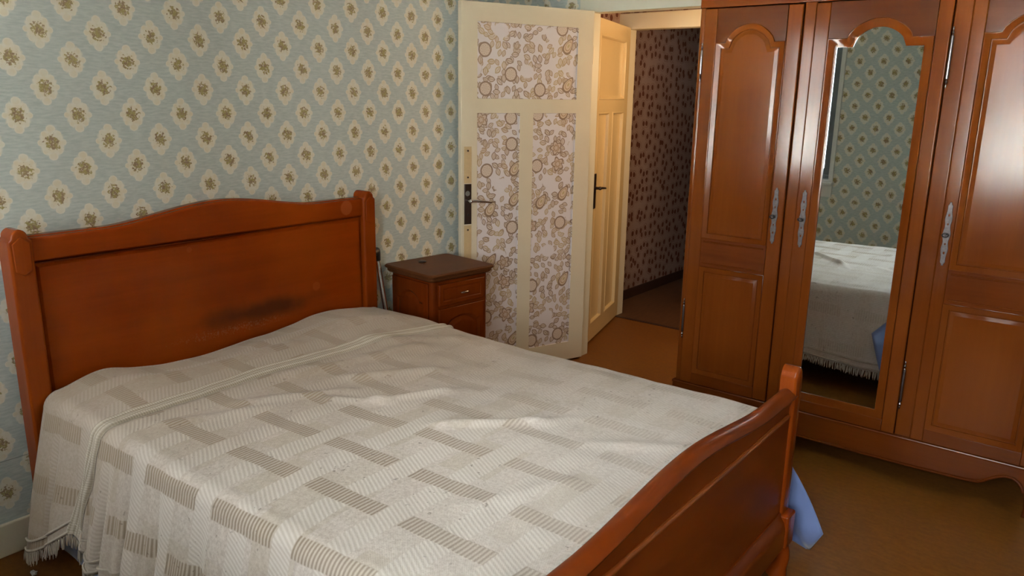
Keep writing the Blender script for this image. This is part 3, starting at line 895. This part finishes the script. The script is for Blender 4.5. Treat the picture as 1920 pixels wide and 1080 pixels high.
# ------------------------------------------------------------------ nightstand and what is by it
ns = thing('nightstand', 'small dark reddish nightstand with moulded top beside the open door', 'nightstand', (0.205, 2.775, 0), math.radians(-7))
HD, HW, NZ = 0.165, 0.185, 0.747      # half depth (front is +X), half width, height
bm = NB()
sec = [(e, z+0.012) for e, z in ((0.000, 0.694), (0.010, 0.698), (0.016, 0.706), (0.017, 0.716), (0.024, 0.720), (0.026, 0.728), (0.020, 0.7345), (0.012, 0.735))]
prev = None
def rrect(hx, hy, r, n=4):
    pts = []
    for cx, cy, a0 in ((hx-r, hy-r, 0), (-hx+r, hy-r, 90), (-hx+r, -hy+r, 180), (hx-r, -hy+r, 270)):
        for k in range(n+1):
            a = math.radians(a0 + 90*k/n); pts.append((cx + r*math.cos(a), cy + r*math.sin(a)))
    return pts
for e, z in sec:
    ring = [bm.verts.new((a, b_, z)) for a, b_ in rrect(HD+e, HW+e, 0.025)]
    if prev: bridge(bm, prev, ring)
    else: bm.faces.new(ring)
    prev = ring
bm.faces.new(prev)
obj('top', bm, M_ns_top, ns)
bm = NB()
prev = None
for z in (0.085, 0.706):
    ring = [bm.verts.new((a, b_, z)) for a, b_ in rrect(HD-0.004, HW-0.004, 0.022, 6)]
    if prev: bridge(bm, prev, ring)
    else: bm.faces.new(ring)
    prev = ring
bm.faces.new(prev)
obj('body', bm, M_ns_z, ns)
ff = lambda a, b_, d: (HD-0.004 + d, a, b_)
for z0, z1 in ((0.586, 0.690),):
    bm = NB(); plate(bm, rect(-0.145, 0.145, z0, z1), [rect(-0.122, 0.122, z0+0.020, z1-0.020)], lambda a, b_, d: (HD+0.012 + d, a, b_), 0.014, 0.004)
    dr = obj('drawer', bm, M_ns_z, ns)
    bm = NB(); stepped(bm, rect(-0.122, 0.122, z0+0.020, z1-0.020), [(0, 0.0), (0.004, -0.003), (0.012, 0.0005)], lambda a, b_, d: (HD+0.012 + d, a, b_)); obj('drawer_panel', bm, M_ns_z, dr)
    bm = NB(); zc = (z0+z1)/2
    for q in (-0.016, 0.016): tube(bm, [(HD+0.010, q, zc), (HD+0.026, q, zc)], 0.004, 10)
    tube(bm, [(HD+0.026, -0.024, zc), (HD+0.028, -0.012, zc), (HD+0.028, 0.012, zc), (HD+0.026, 0.024, zc)], [0.003, 0.0055, 0.0055, 0.003], 12)
    o = obj('pull', bm, M_chrome, dr); o['label'] = 'small bright metal pull'
bm = NB(); plate(bm, rect(-0.145, 0.145, 0.110, 0.568), [arched(-0.115, 0.115, 0.145, 0.490, 0.525, 0.02, 8)], lambda a, b_, d: (HD+0.010 + d, a, b_), 0.012, 0.004)
dr = obj('cupboard_door', bm, M_ns_z, ns)
bm = NB(); stepped(bm, arched(-0.115, 0.115, 0.145, 0.490, 0.525, 0.02, 8), [(0, 0.0), (0.012, -0.008), (0.03, 0.0)], lambda a, b_, d: (HD+0.010 + d, a, b_)); obj('door_panel', bm, M_ns_z, dr)
for sg in (-1, 1):
    fs = lambda a, b_, d: (a*sg*-1 if sg < 0 else -a, sg*(HW-0.004 + d), b_)
    bm = NB(); plate(bm, rect(-0.140, 0.140, 0.110, 0.696), [arched(-0.105, 0.105, 0.150, 0.600, 0.645, 0.03, 10)], lambda a, b_, d, sg=sg: (-a*sg, sg*(HW+0.006 + d), b_), 0.010, 0.003)
    sp_ = obj('side_frame', bm, M_ns_z, ns)
    bm = NB(); stepped(bm, arched(-0.105, 0.105, 0.150, 0.600, 0.645, 0.03, 10), [(0, 0.0), (0.012, -0.008), (0.030, -0.001)], lambda a, b_, d, sg=sg: (-a*sg, sg*(HW+0.006 + d), b_)); obj('side_panel', bm, M_ns_z, sp_)
for sx in (-1, 1):
    for sy in (-1, 1):
        bm = NB(); lathe(bm, [(0.012, 0.0), (0.017, 0.006), (0.015, 0.03), (0.022, 0.07), (0.024, 0.09)], sx*(HD-0.03), sy*(HW-0.03), 12); obj('leg', bm, M_ns_z, ns)
# small dark disc lying on the nightstand
bm = NB(); lathe(bm, [(0.016, NZ+0.0005), (0.019, NZ+0.002), (0.019, NZ+0.006), (0.013, NZ+0.009), (0.003, NZ+0.0095)], 0.115, 2.745, 18)
tag(obj('dark_disc', bm, M_dark), 'small dark round disc lying on the nightstand top', 'cap')
# walking cane leaning against the wall between bed and nightstand
t = thing('walking_cane', 'chrome cane with black grip leaning on the wall behind the bed', 'cane', (0.155, 2.545, 0))
pA, pB = Vector((0.155, 2.545, 0.03)), Vector((0.040, 2.508, 0.800))
def along(k): return pA.lerp(pB, k)
bm = NB(); tube(bm, [along(0), along(0.55)], 0.0085, 14); keep_world(obj('lower_tube', bm, M_chrome), t)
bm = NB(); tube(bm, [along(0.55), along(0.56), along(1.0)], [0.0085, 0.0135, 0.0135], 14); keep_world(obj('upper_tube', bm, M_chrome), t)
bm = NB(); tube(bm, [along(0.555), along(0.575)], 0.0155, 14); keep_world(obj('collar', bm, M_dark), t)
bm = NB()
tube(bm, [along(0.975), along(1.0), along(1.02), along(1.035) + Vector((0.004, -0.004, 0)), along(1.035) + Vector((0.012, -0.02, 0.0)), along(1.03) + Vector((0.02, -0.05, 0.0))], [0.016, 0.019, 0.021, 0.023, 0.021, 0.016], 16)
keep_world(obj('grip', bm, M_black), t)
bm = NB(); tube(bm, [along(-0.035), along(-0.03), along(0.02)], [0.012, 0.015, 0.011], 14); keep_world(obj('rubber_foot', bm, M_black), t)
# scrap of white paper on the floor
bm = NB(); bmesh.ops.create_icosphere(bm, subdivisions=2, radius=0.013, matrix=Matrix.Translation((0.200, 0.818, 0.008)) @ Matrix.Diagonal((1.0, 0.8, 0.55, 1)))
for v in bm.verts: v.co += Vector((random.uniform(-1, 1), random.uniform(-1, 1), random.uniform(-0.4, 0.6)))*0.004
tag(obj('paper_scrap', bm, M_tissue, deg=20), 'crumpled white scrap on the floor under the bedspread fringe', 'paper')

# ------------------------------------------------------------------ wardrobe
YW = 3.400
wr = thing('wardrobe', 'large reddish wood wardrobe with arched panels and a mirror door', 'wardrobe', (2.0, 3.62, 0))
WX0, WX1 = 1.225, 2.775
fw_ = lambda a, b_, d: (a, YW - d, b_)
def wpart(name, bm, m, deg=35): return keep_world(obj(name, bm, m, deg=deg), wr)
def wsub(name, bm, m, par, deg=35):
    o = obj(name, bm, m, deg=deg); o.parent = par; return o
bm = NB(); box(bm, WX0+0.004, WX0+0.028, YW+0.03, 3.855, 0.10, 2.06); wpart('side_panel', bm, M_wr_z)
bm = NB(); box(bm, WX1-0.028, WX1-0.004, YW+0.03, 3.855, 0.10, 2.06); wpart('side_panel', bm, M_wr_z)
bm = NB(); box(bm, WX0+0.03, WX1-0.03, 3.84, 3.853, 0.12, 2.05); wpart('back_panel', bm, M_inside)
bm = NB(); box(bm, WX0+0.03, WX1-0.03, YW+0.04, 3.838, 0.16, 0.18); wpart('bottom_board', bm, M_inside)
# front uprights
for a0, a1, e in ((WX0, 1.252, 0.009), (1.688, 1.738, 0.006), (2.242, 2.304, 0.006), (2.742, WX1, 0.009)):
    bm = NB(); plate(bm, rect(a0, a1, 0.195, 1.975), [], lambda a, b_, d: (a, YW + 0.006 - d, b_), 0.035, e); wpart('upright', bm, M_wr_z)
# frieze and cornice
bm = NB(); plate(bm, rect(WX0, WX1, 1.962, 2.075), [], lambda a, b_, d: (a, YW + 0.002 - d, b_), 0.04, 0.004); wpart('frieze', bm, M_wr_x)
bm = NB(); prev = None
for e, z in ((0.0, 2.070), (0.012, 2.078), (0.016, 2.092), (0.035, 2.105), (0.050, 2.125), (0.070, 2.140), (0.074, 2.160), (0.066, 2.168)):
    ring = [bm.verts.new(p) for p in ((WX0-e, 3.865, z), (WX0-e, YW-e, z), (WX1+e, YW-e, z), (WX1+e, 3.865, z))]
    if prev: bridge(bm, prev, ring)
    else: bm.faces.new(ring)
    prev = ring
bm.faces.new(prev); wpart('cornice', bm, M_wr_x)
# shaped base board with its legs: straight in the middle, scooped beside each foot
half = [(2.00, 0.084), (2.20, 0.084), (2.40, 0.087), (2.50, 0.090), (2.545, 0.093), (2.565, 0.095), (2.585, 0.104), (2.605, 0.121), (2.630, 0.138), (2.658, 0.149), (2.682, 0.148), (2.700, 0.138), (2.714, 0.122), (2.722, 0.100), (2.728, 0.070), (2.731, 0.035), (2.728, 0.0), (2.785, 0.0), (2.783, 0.10), (2.783, 0.205)]
left = [(4.0 - a, b_) for a, b_ in half[1:]][::-1]
outl = left + half
bm = NB(); plate(bm, outl, [], lambda a, b_, d: (a, YW - 0.010 - d, b_), 0.035, 0.006); wpart('base_board', bm, M_wr_x)
lower = [p for p in outl if p[1] < 0.16 and not (p[0] > 2.726 or p[0] < 1.274)]
bm = NB(); tube(bm, [(a, YW - 0.012, b_ + 0.006) for a, b_ in lower], 0.006, 8); wpart('base_bead', bm, M_wr_x)
bm = NB(); box(bm, WX0-0.010, WX1+0.010, YW-0.016, YW+0.02, 0.196, 0.208, 0.005); wpart('base_moulding', bm, M_wr_x)
for a in (WX0+0.03, WX1-0.03):
    bm = NB(); box(bm, a-0.028, a+0.028, 3.79, 3.85, 0.0, 0.20, 0.006); wpart('rear_leg', bm, M_wr_z)
for a0 in (WX0-0.006, WX1-0.018):
    bm = NB(); box(bm, a0, a0+0.024, YW+0.026, 3.855, 0.10, 0.205, 0.004); wpart('side_base', bm, M_wr_x)
PANEL = [(0, -0.002), (0.0012, -0.0015), (0.0022, 0.0035), (0.005, 0.003), (0.023, -0.0040), (0.0242, -0.0105), (0.0272, -0.0105), (0.0285, -0.0072), (0.043, -0.0020), (0.0445, -0.0010)]
def wdoor(a0, a1, up_, lo, mirror=False):
    fr_ = lambda a, b_, d: (a, YW - 0.008 - d, b_)
    h0, h1 = up_[0][0], up_[1][0]
    core = [(a0, 0.209), (a1, 0.209), (a1, 1.957), (a0, 1.957)]
    d_ = None
    zlo = lo[0][1] if lo else up_[0][1]
    def member(name, poly, mm, e=0.005):
        nonlocal d_
        bm = NB(); plate(bm, poly, [], fr_, 0.028, e)
        if d_ is None: d_ = wpart('mirror_door' if mirror else 'door', bm, mm)
        else: wsub(name, bm, mm, d_)
    member('stile', rect(a0, h0, 0.209, 1.957), M_wr_z)
    member('stile', rect(h1, a1, 0.209, 1.957), M_wr_z)
    member('bottom_rail', rect(h0+0.0003, h1-0.0003, 0.209, zlo), M_wr_x, 0.0015)
    if lo: member('middle_rail', rect(h0+0.0003, h1-0.0003, lo[2][1], up_[0][1]), M_wr_x, 0.0015)
    arch = [p for p in up_[2:]]                      # from the right shoulder over the crown to the left shoulder
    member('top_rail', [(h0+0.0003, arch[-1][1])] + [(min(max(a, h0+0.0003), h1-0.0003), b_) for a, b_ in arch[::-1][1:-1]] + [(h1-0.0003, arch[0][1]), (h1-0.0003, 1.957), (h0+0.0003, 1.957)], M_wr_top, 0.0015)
    if mirror:
        bm = NB(); stepped(bm, up_, [(0, 0.0), (0.002, 0.0035), (0.005, 0.003), (0.026, -0.0055), (0.034, -0.0075), (0.0345, -0.016)], lambda a, b_, d: (a, YW - 0.008 - d, b_), cap=False)
        wsub('mirror_moulding', bm, M_wr_z, d_)
        bm = NB(); stepped(bm, up_, [(0.030, -0.0115)], lambda a, b_, d: (a, YW - 0.008 - d, b_))
        o = wsub('mirror', bm, M_mirror, d_)
    else:
        for k, hp in enumerate((up_, lo)):
            bm = NB(); stepped(bm, hp, PANEL, lambda a, b_, d: (a, YW - 0.008 - d, b_)); wsub('panel', bm, M_wr_panel, d_)
            # narrow bead beside the moulding along the cross rail
            zz = hp[0][1] - 0.016 if k == 0 else hp[-1][1] + 0.016
            bm = NB(); tube(bm, [(hp[0][0]+0.012, YW-0.0085, zz), (hp[1][0]-0.012, YW-0.0085, zz)], 0.0035, 8); wsub('rail_bead', bm, M_wr_x, d_)
    return d_
def lock(d_, cx, key_dir):
    """pierced, waisted lock plate with a key"""
    z0, z1 = 0.950, 1.198; zc = 1.073
    prof = []
    N = 40
    for i in range(N+1):
        t = i/N; z = z0 + (z1-z0)*t
        w = 0.0065 + 0.0075*math.sin(math.pi*t)**0.5*(0.72 + 0.28*math.cos(t*math.pi*8))
        if t < 0.05 or t > 0.95: w = 0.004
        prof.append((cx + w, z))
    prof = prof + [(2*cx - a, b_) for a, b_ in prof[::-1]]
    hole = lambda zz, r: [(cx + r*math.cos(k*math.pi/4), zz + 1.6*r*math.sin(k*math.pi/4)) for k in range(8)]
    bm = NB(); plate(bm, prof, [hole(z0+0.05, 0.0035), hole(z0+0.085, 0.0028), hole(z1-0.05, 0.0035), hole(z1-0.085, 0.0028)], lambda a, b_, d: (a, YW - 0.0115 - d, b_), 0.003, 0.001)
    wsub('lock_plate', bm, M_iron, d_)
    bm = NB(); tube(bm, [(cx, YW-0.009, zc), (cx, YW-0.030, zc)], 0.0032, 10)
    bow = [(cx + 0.011*math.cos(k*2*math.pi/16), YW-0.036 + 0.004*math.sin(k*2*math.pi/16)*key_dir, zc + 0.007*math.sin(k*2*math.pi/16)) for k in range(17)]
    tube(bm, bow, 0.0022, 8)
    wsub('key', bm, M_black, d_)
def hinge(d_, cx, z0, z1):
    bm = NB()
    L = z1-z0
    prof = [(0.0012, z0), (0.0035, z0+0.008), (0.0018, z0+0.014), (0.0055, z0+0.022), (0.0025, z0+0.030), (0.0062, z0+0.036), (0.0062, z0+L/2), (0.0067, z0+L/2+0.002), (0.0062, z0+L/2+0.004), (0.0062, z1-0.036), (0.0025, z1-0.030), (0.0055, z1-0.022), (0.0018, z1-0.014), (0.0035, z1-0.008), (0.0012, z1)]
    lathe(bm, prof, cx, YW-0.012, 12)
    wsub('hinge', bm, M_hinge, d_)
d1 = wdoor(1.254, 1.687, arched(1.314, 1.625, 0.935, 1.812, 1.889, 0.045), rect(1.314, 1.625, 0.262, 0.800))
lock(d1, 1.650, 1); hinge(d1, 1.2525, 1.645, 1.815); hinge(d1, 1.2525, 0.43, 0.63)
d2 = wdoor(1.739, 2.241, arched(1.798, 2.190, 0.260, 1.815, 1.889, 0.075), None, True)
lock(d2, 1.772, -1); hinge(d2, 2.2505, 1.622, 1.846); hinge(d2, 2.2505, 0.326, 0.536)
d3 = wdoor(2.305, 2.741, arched(2.352, 2.694, 0.935, 1.821, 1.892, 0.055), rect(2.352, 2.694, 0.262, 0.800))
lock(d3, 2.3275, 1); hinge(d3, 2.7445, 1.622, 1.846); hinge(d3, 2.7445, 0.326, 0.536)
